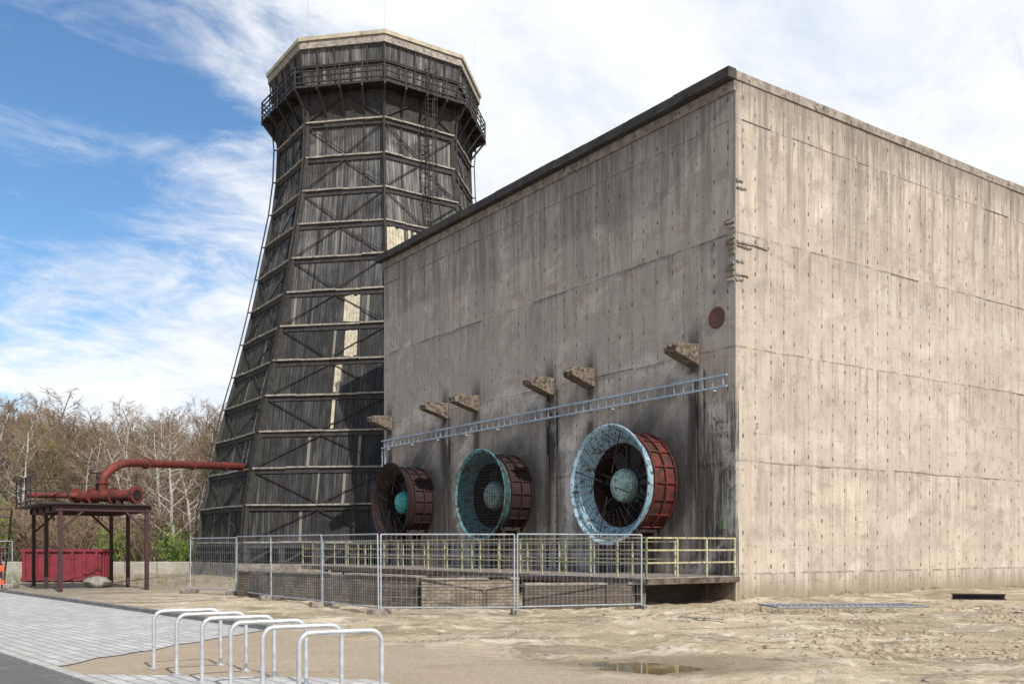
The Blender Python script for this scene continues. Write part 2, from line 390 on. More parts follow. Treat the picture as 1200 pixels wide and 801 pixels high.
for j in range(len(ys)-1):
    for i in range(nx-1): g_.face([j*nx+i,j*nx+i+1,(j+1)*nx+i+1,(j+1)*nx+i])
g_.build('ground',M_ground,None,True)

BA=math.atan2(-.76,.65)
def sheet(name,poly,z,mat):
    mb=MB()
    for p in poly: mb.v.append(Vector((p[0],p[1],0)))
    mb.face(list(range(len(poly))))
    ob=mb.build(name,mat); ob.location=(0,0,z); ob.rotation_euler=(0,0,BA); return ob
edge=[(-14.5+(-3.6)*t+.22*noise.noise(Vector((t*9,0,0))), 3.92+(4.97)*t) for t in [i/24 for i in range(25)]]
sheet('block_pavement',[(-70,3.92)]+edge+[(-70,8.89)],.002,M_pav)
edge2=[(-10.6-(2.8)*t+.2*noise.noise(Vector((t*9,5,0))),6.6-2.68*t) for t in [i/20 for i in range(21)]]
sheet('block_pavement',[(14,3.92),(14,6.6)]+edge2,.002,M_pav)
sheet('asphalt_road',[(-70,-3),(30,-3),(30,3.76),(-70,3.76)],.0,M_asph)
k=MB()
x=-70
while x<20: k.box((x+.006,3.765,-.1),(x+.99,3.915,.035)); x+=1
ob=k.build('kerb',M_kerb,None,False,.008); ob.rotation_euler=(0,0,BA)
k=MB(); x=-70
while x<-18.5: k.box((x+.006,8.895,-.1),(x+.99,9.045,.10)); x+=1
ob=k.build('kerb',M_kerbd,None,False,.01); ob.rotation_euler=(0,0,BA)
p=MB(); n=28
for i in range(n):
    t=2*math.pi*i/n; p.v.append(Vector((1.7*math.cos(t),.85*math.sin(t),0)))
p.face(list(range(n))); ob=p.build('puddle',M_wat); ob.location=(2.2,13.9,-.064)

# ---------------------------------------------------------------- concrete building
B=empty('concrete_fan_building',C,ANG)
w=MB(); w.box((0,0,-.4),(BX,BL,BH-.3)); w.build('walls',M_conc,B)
w=MB(); x=0
while x<BX:
    x2=min(x+rnd.uniform(1.8,3.2),BX); dz=rnd.uniform(-.02,.012)
    w.box((x+.004,-.045+rnd.uniform(-.012,.012),BH-.298),(x2-.004,.35,BH+dz)); x=x2
w.build('front_coping',M_conc2,B,False,.02)
w=MB()
y=-.05
while y<BL+.3:
    y2=min(y+rnd.uniform(1.6,2.6),BL+.35)
    dz=rnd.uniform(-.015,.015)
    w.box((-.34+rnd.uniform(-.02,.02),y+.01,BH-.3+dz),(-.003,y2,BH+.02+dz)); y=y2
w.build('roof_edge',M_roof,B,False,.015)
w=MB(); w.box((.003,.36,BH-.297),(BX,BL,BH-.06)); w.build('roof',M_roof,B)
w=MB(); w.box((-.07,0,BH-.62),(-.002,BL,BH-.303)); w.build('fascia',M_conc2,B,False,.01)
w=MB()
for zj in (4.3,7.75,11.2,14.65):
    for face in (0,1):
        s=0.3; L=BX if face==0 else BL
        while s<L-.5:
            l=rnd.uniform(.5,2.2)
            if rnd.random()<.38:
                h=rnd.uniform(.012,.025); o=rnd.uniform(.010,.025); zz=zj+rnd.uniform(-.04,.04)
                e=min(s+l,L-.05)
                if face==0: w.box((s,-o,zz),(e,-.002,zz+h))
                else: w.box((-o,s,zz),(-.002,e,zz+h))
            s+=l+.1
w.build('pour_ridges',M_conc2,B)
w=MB()
def chunk(mb,a,b):
    n0=len(mb.v); mb.box(a,b)
    for v in mb.v[n0:]:
        v.x+=rnd.uniform(-.02,.02) if abs(v.x)>.003 else 0; v.y+=rnd.uniform(-.02,.02) if abs(v.y)>.003 else 0; v.z+=rnd.uniform(-.025,.025)
for i in range(12):
    z=9.75+i*.16
    if i in (4,9): continue
    chunk(w,(-.05-rnd.uniform(0,.03),.03,z),(-.002,rnd.uniform(.22,.42),z+.11))
for z,l in ((12.55,.45),(12.75,.3),(10.9,1.5),(10.78,.7),(10.3,.35),(9.75,.3),(9.9,.55)):
    x=.02
    while x<l:
        e=min(x+rnd.uniform(.1,.3),l); chunk(w,(x,-.045,z),(e,-.002,z+rnd.uniform(.03,.07))); x=e+.01
w.build('broken_corner',M_conc2,B,False,.01)
def corbel(t,z):
    mb=MB(); yy=.27; L0=rnd.uniform(1.05,1.25)
    prof=[(0,-.48),(0,.20),(-L0*.9,.16),(-L0,.03),(-L0*.97,-.14),(-L0*.5,-.30)]
    n=len(mb.v)
    for s in (-yy,yy):
        for (x,zz) in prof: mb.v.append(Vector((x+rnd.uniform(-.03,.03)*(x!=0),t+s+rnd.uniform(-.02,.02),z+zz+rnd.uniform(-.02,.02))))
    L=len(prof)
    mb.face([n+i for i in range(L)]); mb.face([n+L+i for i in range(L)][::-1])
    for i in range(L): mb.face([n+i,n+L+i,n+L+(i+1)%L,n+(i+1)%L])
    for i in range(5):
        yy_=t+rnd.uniform(-.2,.2); zz_=z+rnd.uniform(-.1,.1); mb.tube([(-L0*.9,yy_,zz_),(-L0-rnd.uniform(.03,.12),yy_+rnd.uniform(-.04,.04),zz_)],rnd.uniform(.02,.07),5)
    mb.build('corbel',M_corb,B,False,.03)
for t in CORB: corbel(t,7.87)
w=MB(); w.lathe([(.002,.34),(.02,.34),(.025,.30),(.012,.0001)],20)
o=w.build('bricked_opening',brickmat('bricked_red',(.17,.05,.04),(.11,.04,.032),(.08,.06,.05),.6),B); o.location=(0,.75,8.75)
w=MB()
for t,z0,z1,r in ((8.75,.9,7.6,.04),(9.35,.9,7.55,.045),(16.6,.9,7.4,.04),(1.55,3.2,6.9,.05),(1.2,4.2,7.2,.03)):
    w.tube([(-.09,t,z0),(-.09,t,z1)],r,8)
w.build('downpipes',M_steel,B)
w=MB(); w.box((-.14,.35,2.2),(-.01,.55,2.5)); w.tube([(-.08,.45,2.5),(-.08,.45,3.6)],.02,6)
w.build('small_box_lamp',paint('green_box',(.07,.10,.065),(.09,.12,.08),5,.6),B,False,.01)  # small greenish box lamp on the wall, without emission

CT=empty('cable_ladder_tray',C,ANG); w=MB()
zt=6.55
for dz in (0,.34): w.beam((-.22,-.0+.15,zt+dz),(-.22,BL-.15,zt+dz),.05,.06)
y=.3
while y<BL-.2: w.beam((-.22,y,zt),(-.22,y,zt+.34),.03,.03); y+=.42
y=.8
while y<BL: w.beam((-.2,y,zt-.06),(-.003,y,zt-.06),.05,.05); y+=2.4
w.build('tray',M_galvb,CT)
w=MB()
for dy in (0,.3): w.beam((-.2,BL-.2-dy,3.6),(-.2,BL-.2-dy,zt),.05,.05)
z=3.8
while z<zt: w.beam((-.2,BL-.2,z),(-.2,BL-.5,z),.03,.03); z+=.42
w.build('vertical_tray',M_galvb,CT)

# ---------------------------------------------------------------- fans
def fan(t,r,kind):
    pos=loc2w(0,t,FZ); F=empty('ventilation_fan',pos,ANG)
    P=1.45; hr=r*.86
    rim,bell,hub,house={3:(M_blue,M_blue,M_hub,M_red),2:(M_teald,M_teal,M_hub,M_darkred),1:(M_darkred,M_darkred,M_tealb,M_darkred)}[kind]
    w=MB(); w.lathe([(.003,hr),(P-.42,hr),(P-.42,hr-.04),(.003,hr-.04)],64,True); w.build('housing',house,F,True)
    w=MB()
    for p in (.05,.5,.98): w.lathe([(p,hr+.002),(p,hr+.09),(p+.05,hr+.09),(p+.05,hr+.002)],64,True)
    for k in range(20):
        a=2*math.pi*k/20; c,s=math.cos(a),math.sin(a)
        w.beam((-.1,(hr+.035)*c,(hr+.035)*s),(-1.0,(hr+.035)*c,(hr+.035)*s),.045,.05,Vector((0,c,s)))
    w.build('flanges',house,F)
    outer=[];N=8
    for i in range(N+1):
        u=i/N; outer.append((P-.42+.40*u, hr+.004+(r-hr-.05)*(u**2)))
    lip=[(P-.01,r),(P+.03,r+.02),(P+.05,r-.02),(P+.03,r-.06)]
    inner=[(P-.02-.50*u, (r-.06)-(r*.26)*(u**.65)) for u in [i/8 for i in range(1,9)]]
    w=MB(); w.lathe(outer+lip[:2],72); w.build('bell_back',rim,F,True)
    w=MB(); w.lathe(lip[1:]+inner,72); w.build('bell_mouth',bell,F,True)
    ri=inner[-1][1]; pi=inner[-1][0]
    w=MB(); w.lathe([(pi,ri),(.10,ri)],64); w.lathe([(.10,ri),(.10,.001)],64); w.build('duct',M_black if kind!=3 else M_inred,F,True)
    w=MB(); w.lathe([(.104,ri*.96),(.104,.001)],48); w.build('throat_dark_disc',M_black,F)  # black disc in place of the shade deep inside the opening
    w=MB()
    for k in range(8):
        a=2*math.pi*k/8+.2
        pts=[]
        for rr,tw,ch in ((.42,.9,.34),(ri*.6,.55,.42),(ri*.95,.35,.40)):
            for sgn in (-1,1):
                y=rr; q=sgn*ch/2
                v=Vector((-.42-q*math.sin(tw), q*math.cos(tw), y))
                pts.append(Matrix.Rotation(a,3,'X')@v)
        w.quad(pts[0],pts[1],pts[3],pts[2]); w.quad(pts[2],pts[3],pts[5],pts[4])
    ob=w.build('blades',M_steel,F); md=ob.modifiers.new('s','SOLIDIFY'); md.thickness=.025
    w=MB(); hrb=.56 if kind!=1 else .52
    prof=[(.15,hrb),(.78,hrb)]+[(.78+.34*math.sin(a),hrb*math.cos(a)) for a in [math.pi/2*i/8 for i in range(1,9)]]
    prof[-1]=(prof[-1][0],.001)
    w.lathe(prof,40); w.build('hub',hub,F,True)
    w=MB(); w.lathe([(.60,hrb+.002),(.60,hrb+.05),(.66,hrb+.05),(.66,hrb+.002)],40,True)
    for a in (.35,math.pi-.35,math.pi+.5,-.5,math.pi/2):
        c,s=math.cos(a),math.sin(a); w.beam((-.62,.56*c,.56*s),(-.62,ri*c,ri*s),.10,.08)
    w.build('hub_struts',M_steel,F)
    w=MB(); gp=-(P-.03); rg=r-.07
    if kind==2:
        v=-rg+.06
        while v<rg:
            h=math.sqrt(max(0,rg*rg-v*v))
            w.beam((gp,v,-h),(gp,v,h),.014); w.beam((gp-.016,-h,v),(gp-.016,h,v),.014); v+=.115
    else:
        for k in range(32 if kind==3 else 16):
            a=2*math.pi*k/(32 if kind==3 else 16); c,s=math.cos(a),math.sin(a)
            w.beam((gp,.9*c,.9*s),(gp,rg*c,rg*s),.011)
        for rr in ([.9+.13*i for i in range(8)] if kind==3 else [.9,1.2,1.5]):
            if rr<rg:
                pts=[(gp-.01,rr*math.cos(2*math.pi*i/48),rr*math.sin(2*math.pi*i/48)) for i in range(49)]
                w.tube(pts,.0055,4,False)
        for a in (0,math.pi/2,math.pi,3*math.pi/2):
            c,s=math.cos(a+.3),math.sin(a+.3); w.beam((gp+.01,.4*c,.4*s),(gp+.01,rg*c,rg*s),.03)
    w.build('wire_guard',M_steel,F)
    w=MB()
    for y in (-.9,.9): 
        zt_=-math.sqrt(hr*hr-.81)
        w.beam((-.2,y,zt_-.06),(-1.1,y,zt_-.06),.14,.14); w.beam((-.95,y,zt_-.1),(-.95,y,-FZ+.8),.14,.14); w.beam((-.25,y,zt_-.1),(-.25,y,-FZ+.8),.14,.14)
    w.build('support_legs',M_steel,F)
fan(*FANS[0],3); fan(*FANS[1],2); fan(*FANS[2],1)

# ---------------------------------------------------------------- service platform along wall
PW=3.75
P_=empty('service_platform',C,ANG)
w=MB(); w.box((-PW,-.12,.60),(-.004,BL+1.5,.80)); w.build('slab',M_conc2,P_,False,.03)
w=MB(); w.box((-PW+.9,1.4,-.3),(-.01,BL,.596)); w.build('plinth',M_brickd,P_)
w=MB(); w.beam((-PW-.02,-.15,.70),(-.01,-.15,.70),.06,.16)
y=.0
while y<BL:
    w.beam((-PW-.04,y+.01,.70),(-PW-.04,min(y+4.58,BL),.70),.05,.15); y+=4.6
y=.2
while y<BL: w.beam((-PW+.12,y,-.2),(-PW+.12,y,.595),.16,.16); y+=2.4
w.build('edge_beam',paint('rusty_edge',(.09,.06,.045),(.13,.115,.09),2,.8,0,(.05,.035,.028),.5),P_)
RL=empty('yellow_handrail',C,ANG); w=MB()
def rail(a,b,z0,H=1.15,step=1.25,rails=(.42,.78,1.13)):
    a=Vector(a);b=Vector(b);L=(b-a).length;n=max(1,round(L/step))
    for i in range(n+1):
        p=a+(b-a)*i/n; w.beam((p.x,p.y,z0),(p.x,p.y,z0+H),.05)
    for h in rails: w.beam((a.x,a.y,z0+h),(b.x,b.y,z0+h),.045)
rail((-PW+.06,-.05,0),(-.1,-.05,0),.80)
rail((-PW+.06,-.05,0),(-PW+.06,BL+1.4,0),.80)
rail((-1.95,.6,0),(-1.95,BL,0),.80,1.05,1.9,(.5,1.03))
w.build('rails',M_yel,RL)

def lowwall(a,b,h,th,mat,cap=True):
    a=Vector(a);b=Vector(b);d=b-a;L=d.length
    e=empty('low_brick_wall',(a.x,a.y,0),math.atan2(d.y,d.x))
    w=MB(); w.box((0,0,-.2),(L,th,h)); w.build('brickwork',mat,e)
    if cap:
        w=MB(); x=0
        while x<L:
            x2=min(x+.6,L)
            if rnd.random()>.1: w.box((x+.005,-.04,h+.003),(x2-.005,th+.04,h+.06+rnd.uniform(0,.015)))
            x=x2
        w.build('coping',M_conc2,e,False,.01)
# front-facing walls run left -> right so their outer face looks at the road
lowwall((-9.2,32.4,0),(-2.55,26.0,0),.84,.3,M_brickm)
lowwall((-2.4,25.75,0),(.2,26.3,0),.78,.36,M_brick)
lowwall((.35,26.9,0),(3.5,27.5,0),.60,.3,M_brickd)

# ---------------------------------------------------------------- site fence
def fence(name,pts,H=2.0):
    E=empty(name)
    fr=MB(); wi=MB(); ft=MB()
    for i in range(len(pts)-1):
        a=Vector((*pts[i],0));b=Vector((*pts[i+1],0)); d=(b-a).normalized()
        a2=a+d*.04; b2=b-d*.04; L=(b-a).length; z0=.10+gh(a.x,a.y)*.5; H1=H+rnd.uniform(-.02,.02)
        lean=Vector((-d.y,d.x,0))*rnd.uniform(-.03,.03); up=Vector((0,0,H1))+lean
        for q in (a2,b2): fr.tube([(q.x,q.y,z0-.06),q+up],.021,8)
        fr.tube([a2+Vector((0,0,z0+.05)),b2+Vector((0,0,z0+.05))],.019,6); fr.tube([a2+up,b2+up],.019,6)
        n=int(L/.13)
        for k in range(1,n):
            q=a2+(b2-a2)*k/n; wi.beam(q+Vector((0,0,z0+.05)),q+up,.0055)
        for j in range(1,7):
            f=j/7; o=Vector((0,0,(z0+.05)*(1-f)))+up*f
            wi.beam(a2+o,b2+o,.007)
            if j in (2,5): wi.beam(a2+o+Vector((0,0,.035)),b2+o+Vector((0,0,.035)),.006)
    for i,q in enumerate(pts):
        nb=pts[min(i+1,len(pts)-1)]; pb=pts[max(i-1,0)]
        dd=math.atan2(nb[1]-pb[1],nb[0]-pb[0])+math.pi/2+rnd.uniform(-.15,.15)
        Mx=Matrix.Translation((q[0],q[1],gh(*q)))@Matrix.Rotation(dd,4,'Z')
        ft.box((-.36,-.11,-.02),(.36,.11,.13),Mx)
    fr.build('frames',M_galv,E); wi.build('wire_mesh',M_wire,E)
    ft.build('concrete_feet',M_conc2,E,False,.02)
fence('temporary_mesh_fence',[(3.5,25.9),(.1,24.6),(-3.36,24.5),(-5.35,27.3),(-7.5,30.1),(-9.4,33.),(-11.76,35.3)])
fence('temporary_mesh_fence',[(-27.0,37.6),(-23.6,38.4),(-20.2,39.2)],1.9)

# ---------------------------------------------------------------- bicycle racks
dr=Vector((.63,-.776,0)); cr=Vector((.80,.42,0))
for i in range(6):
    base=Vector((-4.96,13.4,0))+dr*(.876*i)
    w=MB(); r=.13; Wd=.9; Hh=.785
    pts=[(0,0,-.1),(0,0,Hh-r)]+[(r-r*math.cos(a),0,Hh-r+r*math.sin(a)) for a in [math.pi/2*k/6 for k in range(1,7)]]
    pts+=[(Wd-r+r*math.sin(a),0,Hh-r+r*math.cos(a)) for a in [math.pi/2*k/6 for k in range(0,7)]]+[(Wd,0,-.1)]
    w.tube(pts,.027,12)
    E=empty('bicycle_rack',base,math.atan2(cr.y,cr.x)+rnd.uniform(-.02,.02))
    w.build('hoop',M_rack,E,True)
    w=MB()
    for xx in (0,Wd): w.tube([(xx,0,-.01),(xx,0,.012)],.07,14)
    w.build('base_collars',M_rack,E)

# ---------------------------------------------------------------- cooling tower
TC=Vector((-8.7,62,0)); T=empty('cooling_tower',TC)
PROF=[(1.9,10.75),(3.8,10.6),(6.5,10.0),(9.2,9.4),(11.8,8.65),(14.5,7.97),(17.2,7.35),(19.8,6.84),(22.5,6.3),(25.2,5.97),(28.0,6.0),(28.4,6.3),(31.0,6.6)]
def TR(z):
    if z<=PROF[0][0]: return PROF[0][1]
    for i in range(len(PROF)-1):
        a,b=PROF[i],PROF[i+1]
        if z<=b[0]: return a[1]+(b[1]-a[1])*(z-a[0])/(b[0]-a[0])
    return PROF[-1][1]
def vx(k,Rr,z):
    a=R(12+45*k); return Vector((Rr*math.sin(a),-Rr*math.cos(a),z))
def tp(k,s,Rr,z): return vx(k,Rr,z).lerp(vx(k+1,Rr,z),s)
LV=[1.9+2.05*i for i in range(13)]+[28.2]
zs=sorted(set(LV+[28.4,31.0]))
w=MB()
for k in range(8):
    for a,b in zip(zs[:-1],zs[1:]):
        n=len(w.v); ra,rb=TR(a),TR(b)
        w.v+=[vx(k,ra,a),vx(k+1,ra,a),vx(k+1,rb,b),vx(k,rb,b)]
        la,lb=ra*.765,rb*.765
        w.face([n,n+1,n+2,n+3],[(k*20+10-la/2,a),(k*20+10+la/2,a),(k*20+10+lb/2,b),(k*20+10-lb/2,b)])
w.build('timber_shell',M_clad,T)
w=MB()
for k in range(8):
    w.quad(vx(k,6.45,31.0),vx(k,6.0,26.),vx(k+1,6.0,26.),vx(k+1,6.45,31.0))
w.build('inner_lining',M_timbd,T)
ringw=MB(); dark=MB(); thin=MB()
def octring(mb,Ri,Ro,z0,z1,sag=0):
    for k in range(8):
        a0,a1,b0,b1=vx(k,Ri,z0),vx(k+1,Ri,z0),vx(k,Ro,z0),vx(k+1,Ro,z0)
        u=Vector((0,0,z1-z0)); n=len(mb.v)
        mb.v+=[a0,a1,b1,b0,a0+u,a1+u,b1+u,b0+u]
        for q in ((3,2,1,0),(4,5,6,7),(2,3,7,6),(0,1,5,4)): mb.face([n+i for i in q])
for z in LV[:-1]:
    r=TR(z)
    for k in range(8):
        for s in range(4):
            dz=rnd.uniform(-.025,.025); ro=r+.26+rnd.uniform(-.04,.03); s0,s1=s/4+.002,(s+1)/4-.002
            a0,a1,b0,b1=tp(k,s0,r-.05,z+dz-.035),tp(k,s1,r-.05,z+dz-.035),tp(k,s0,ro,z+dz-.035),tp(k,s1,ro,z+dz-.035)
            u=Vector((0,0,.09)); n=len(ringw.v); ringw.v+=[a0,a1,b1,b0,a0+u,a1+u,b1+u,b0+u]
            for q in ((3,2,1,0),(4,5,6,7),(2,3,7,6),(0,1,5,4),(1,2,6,5),(3,0,4,7)): ringw.face([n+i for i in q])
    octring(dark,r-.05,r+.14,z-.30,z-.065)
ringw.build('ring_ledges',M_timb,T)
for k in range(8):
    for a,b in zip(LV[:-1],LV[1:]):
        ra,rb=TR(a),TR(b)
        dark.beam(vx(k,ra+.07,a),vx(k,rb+.07,b),.22,.22)
        thin.beam(vx(k,ra+.38,a),vx(k,rb+.38,b),.07,.07)
        thin.beam(vx(k,ra+.02,a),vx(k,ra+.40,a),.07,.07)
        off=.14
        i=LV.index(a)
        m0=.5+rnd.uniform(-.02,.02)
        if i%2==0:
            thin.beam(tp(k,.02,ra+off,a+.1),tp(k,m0,rb+off,b-.25),.055,.05); thin.beam(tp(k,.98,ra+off,a+.1),tp(k,m0,rb+off,b-.25),.055,.05)
        else:
            thin.beam(tp(k,m0,ra+off,a+.1),tp(k,.02,rb+off,b-.25),.055,.05); thin.beam(tp(k,m0,ra+off,a+.1),tp(k,.98,rb+off,b-.25),.055,.05)
        for s in (.25,.5,.75): thin.beam(tp(k,s,ra+.04,a+.05),tp(k,s,rb+.04,b-.2),.08,.08)
dark.build('corner_posts',M_timbd,T); thin.build('bracing',M_steel,T)
w=MB(); octring(w,6.0,7.15,28.15,28.27); 
for k in range(8):
    for s in (0,.25,.5,.75):
        w.beam(tp(k,s,7.05,28.1),tp(k,s,6.02,26.75),.10,.12); w.beam(tp(k,s,7.15,28.08),tp(k,s,6.0,28.08),.12,.16)
        w.beam(tp(k,s,7.1,28.2),tp(k,s,7.1,29.4),.07)
    for h in (28.45,28.8,29.1,29.38): w.beam(tp(k,0,7.1,h),tp(k,1,7.1,h),.06,.07)
w.build('gallery',M_steel,T)
w=MB()
for k in range(8):
    for s in (0,.2,.4,.6,.8):
        w.beam(tp(k,s,6.36,28.4),tp(k,s,6.68,31.0),.08,.07)
    w.beam(tp(k,0,6.52,29.6),tp(k,1,6.52,29.6),.10,.12)
w.build('parapet_battens',M_timbd,T)
w=MB(); octring(w,6.35,6.84,31.02,31.26); w.build('coping',M_cop,T,False,.01)
w=MB(); octring(w,6.55,6.74,30.6,31.017); w.build('cornice_board',M_timb,T)
w=MB()
for k,s in ((0,0),(-1,.1),(1,.6),(-2,.3)):
    q=tp(k,s,6.8,31.2); w.beam(q,q+Vector((.05,0,2.6)),.022)
w.build('lightning_rods',M_galv,T)
w=MB(); k=0; s0=.55
def lp(ds,off,z): return tp(k,s0,6.9+off,z)+ (vx(1,1,0)-vx(0,1,0)).normalized()*ds
Z0=20.3
for ds in (-.25,.25): w.beam(lp(ds,0,Z0),lp(ds,0,30.0),.05)
z=Z0+.2
while z<29.8: w.beam(lp(-.25,0,z),lp(.25,0,z),.025); z+=.3
z=Z0+2
nrm=(vx(0,1,0)+vx(1,1,0)).normalized()
while z<30.0:
    pts=[lp(0,0,z)+(vx(1,1,0)-vx(0,1,0)).normalized()*(.38*math.cos(a))+nrm*(.05+.6*math.sin(a)) for a in [math.pi*i/8 for i in range(9)]]
    w.tube(pts,.022,4,False); z+=.9
for a in (.6,1.57,2.5):
    d=(vx(1,1,0)-vx(0,1,0)).normalized()*(.38*math.cos(a))+nrm*(.05+.6*math.sin(a))
    w.beam(lp(0,0,Z0+2)+d,lp(0,0,30.0)+d,.03)
z=20.8
while z<28: w.beam(lp(0,0,z),tp(k,s0,TR(z),z),.05); z+=2.05
w.build('caged_ladder',M_steel,T)
w=MB()
def plank(k,s,z0,z1,wd):
    for j in range(int(wd/.19)):
        if rnd.random()<.12: continue
        ds=(j*.19)/(TR(z0)*.765)
        a=tp(k,s+ds,TR(z0)+.06,z0+rnd.uniform(0,.1)); b=tp(k,s+ds,TR(z1)+.06,z1-rnd.uniform(0,.1))
        n=(vx(k,1,0)+vx(k+1,1,0)).normalized()
        w.beam(a,b,.17,.04,n)
for i,(wd,s) in {5:(.98,.60),6:(.98,.605)}.items():
    plank(-1,s,LV[i]+.08,LV[i+1]-.32,wd)
for i,(wd,s) in {3:(.4,.56),4:(.6,.56)}.items():
    plank(-1,s,LV[i]+.08,LV[i+1]-.32,wd)
plank(0,.04,LV[8]+.08,LV[9]-.32,1.3); plank(0,.3,LV[8]+.9,LV[9]-.32,.6)
w.build('replacement_planks',M_pale,T)
w=MB(); octring(w,10.2,11.3,-.3,.75); w.build('concrete_basin',M_conc2,T)
w=MB()
for k in range(8):
    for s in (0,.25,.5,.75):
        w.beam(tp(k,s,10.7,.7),tp(k,s,10.7,1.9),.3,.3)
        w.beam(tp(k,s,10.7,.75),tp(k,s+.25,10.7,1.85),.12,.12)
w.build('base_columns',M_timbd,T)
w=MB()
for k in range(8): w.quad(vx(k,10.1,0),vx(k+1,10.1,0),vx(k+1,10.1,1.95),vx(k,10.1,1.95))
w.build('base_dark_backing',M_black,T)  # black sheets stand in for the shade inside the tower base

# ---------------------------------------------------------------- steel pipe platform
S=empty('steel_pipe_platform',(-16.8,36,0),ANG)
W_,D_=3.1,6.0; zd=3.25
w=MB()
for x in (0,W_):
    for y in (0,D_*.5,D_): w.beam((x,y,-.1),(x,y,zd-.2),.14,.14)
w.build('legs',M_frame,S)
w=MB()
for x in (0,W_): w.beam((x,-.1,zd-.12),(x,D_+.1,zd-.12),.14,.24)
for y in (0,1.5,3,4.5,D_): w.beam((-.15,y,zd-.12+.003),(W_+.15,y,zd-.12+.003),.13,.22)
for y in (0,D_): 
    w.beam((0,y,zd-1.),(.8,y,zd-.2),.08); w.beam((W_,y,zd-1.),(W_-.8,y,zd-.2),.08)
w.build('beams',M_frame,S)
w=MB(); w.box((-.7,-.25,zd+.005),(W_+.2,D_+.2,zd+.06)); w.build('deck',M_steel,S)
w=MB()
def rail2(a,b,z0):
    a=Vector(a);b=Vector(b);n=max(1,round((b-a).length/1.1))
    for i in range(n+1):
        p=a+(b-a)*i/n; w.beam((p.x,p.y,z0),(p.x,p.y,z0+1.1),.045)
    for h in (.15,.6,1.1): w.beam((a.x,a.y,z0+h),(b.x,b.y,z0+h),.04)
rail2((-.65,1.2,0),(-.65,D_+.1,0),zd+.06); rail2((-.65,D_+.1,0),(W_+.1,D_+.1,0),zd+.06); rail2((-.65,3.4,0),(.9,3.4,0),zd+.06)
for i in range(9): w.beam((-.8,D_+.3+i*.25,zd-i*.33),(-1.5,D_+.3+i*.25,zd-i*.33),.22,.03)
w.beam((-.8,D_+.2,zd),(-.8,D_+2.6,.1),.05,.2); w.beam((-1.5,D_+.2,zd),(-1.5,D_+2.6,.1),.05,.2)
w.build('railing',M_steel,S)
RP=empty('red_process_pipe')
w=MB()
def arc(p0,p1,p2,n=6):
    p0,p1,p2=map(Vector,(p0,p1,p2)); return [(p0*(1-t)**2+p1*2*t*(1-t)+p2*t*t) for t in [i/n for i in range(n+1)]]
Pt=Vector((-15.3,54.9,6.2)); Ps=Vector((-16.1,40.,5.15))
d=(Pt-Ps).normalized()
low=Vector((-16.75,39.6,3.75))
pts=[Pt]+arc(Ps+d*.9,Ps-Vector((.3,.2,0)),Ps+Vector((-.62,-.45,-.7)),10)+[low+Vector((0,0,.15))]
w.tube(pts,[.21]+[.175]*(len(pts)-1),18); w.build('riser_pipe',M_pipe,RP,True)
w=MB()
ax=Vector((math.cos(ANG),math.sin(ANG),0))*.55+Vector((math.sin(ANG),-math.cos(ANG),0))*.84
ax.normalize()
a0=low-ax*1.5; a1=low+ax*1.7
w.tube([a0,a1],.24,20); w.tube([low-ax*1.0,low-ax*1.0+Vector((-.9,-.2,.05)),low-ax*1.0+Vector((-2.2,-.2,.05))],.12,14)
w.build('header_pipe',M_pipe,RP,True)
w=MB()
for t in (1.62,1.75,.55,-.55,-1.45): w.tube([low+ax*t,low+ax*(t+.05)],.35,22)
w.tube([low+Vector((0,0,.5)),low+Vector((0,0,.56))],.26,18)
for t in (.15,.5,.8): 
    q=Ps.lerp(Pt,t); w.tube([q,q+d*.05],.25,18)
w.build('flanges',M_pipe,RP)
w=MB(); w.tube([a1+ax*.11,a1+ax*.115],.23,18); w.build('pipe_mouth',M_black,RP)
w=MB()
for t in (-1.,.9): 
    q=low+ax*t; w.beam((q.x,q.y,zd),(q.x,q.y,q.z-.2),.3,.2)
w.tube([low-ax*.3+Vector((0,0,.2)),low-ax*.3+Vector((0,0,.95))],.05,8)
hw=low-ax*.3+Vector((0,0,.95)); w.tube([hw+Vector((.28*math.cos(a),.28*math.sin(a),0)) for a in [2*math.pi*i/16 for i in range(17)]],.025,6,False)
w.beam(hw-Vector((.28,0,0)),hw+Vector((.28,0,0)),.03)
w.build('saddles_and_valve',M_frame,RP)

# ---------------------------------------------------------------- containers
def skip(loc,rz,L,Wd,H):
    E=empty('skip_container',loc,rz); w=MB(); t=.05
    w.box((0,0,.15),(L,t,H)); w.box((0,Wd-t,.15),(L,Wd,H)); w.box((0,t+.002,.15),(t,Wd-t-.002,H)); w.box((L-t,t+.002,.15),(L,Wd-t-.002,H)); w.box((.05,.052,.15),(L-.05,Wd-.052,.22))
    w.build('shell',M_skip,E)
    w=MB(); x=.05
    while x<L: w.box((x,-.09,.2),(x+.12,-.002,H-.12)); x+=.55
    x=.2
    while x<Wd: w.box((L+.002,x,.2),(L+.09,x+.12,H-.12)); x+=.5
    w.box((-.05,-.1,H-.118),(L+.1,-.002,H+.02)); w.box((-.05,Wd+.002,H-.118),(L+.1,Wd+.1,H+.02)); w.box((L+.002,0,H-.116),(L+.1,Wd,H+.017))
    w.box((-.02,-.1,.05),(L+.1,-.003,.197)); w.build('ribs',M_skip,E)
    w=MB()
    for y in (.3,Wd-.45): w.box((.1,y,0),(L-.1,y+.15,.147))
    w.build('skids',M_steel,E)
skip((-23.4,46.2,0),R(8),3.6,2.2,1.55)
skip((-29.5,45.0,0),R(3),4.6,2.2,1.6)
w=MB(); 
x=-32
while x<-17: w.box((x,60,-.1),(x+1.96,60.25,.75)); x+=2
w.build('low_concrete_wall',paint('pale_concrete',(.38,.35,.30),(.28,.26,.22),1,.9),None,False,.02)
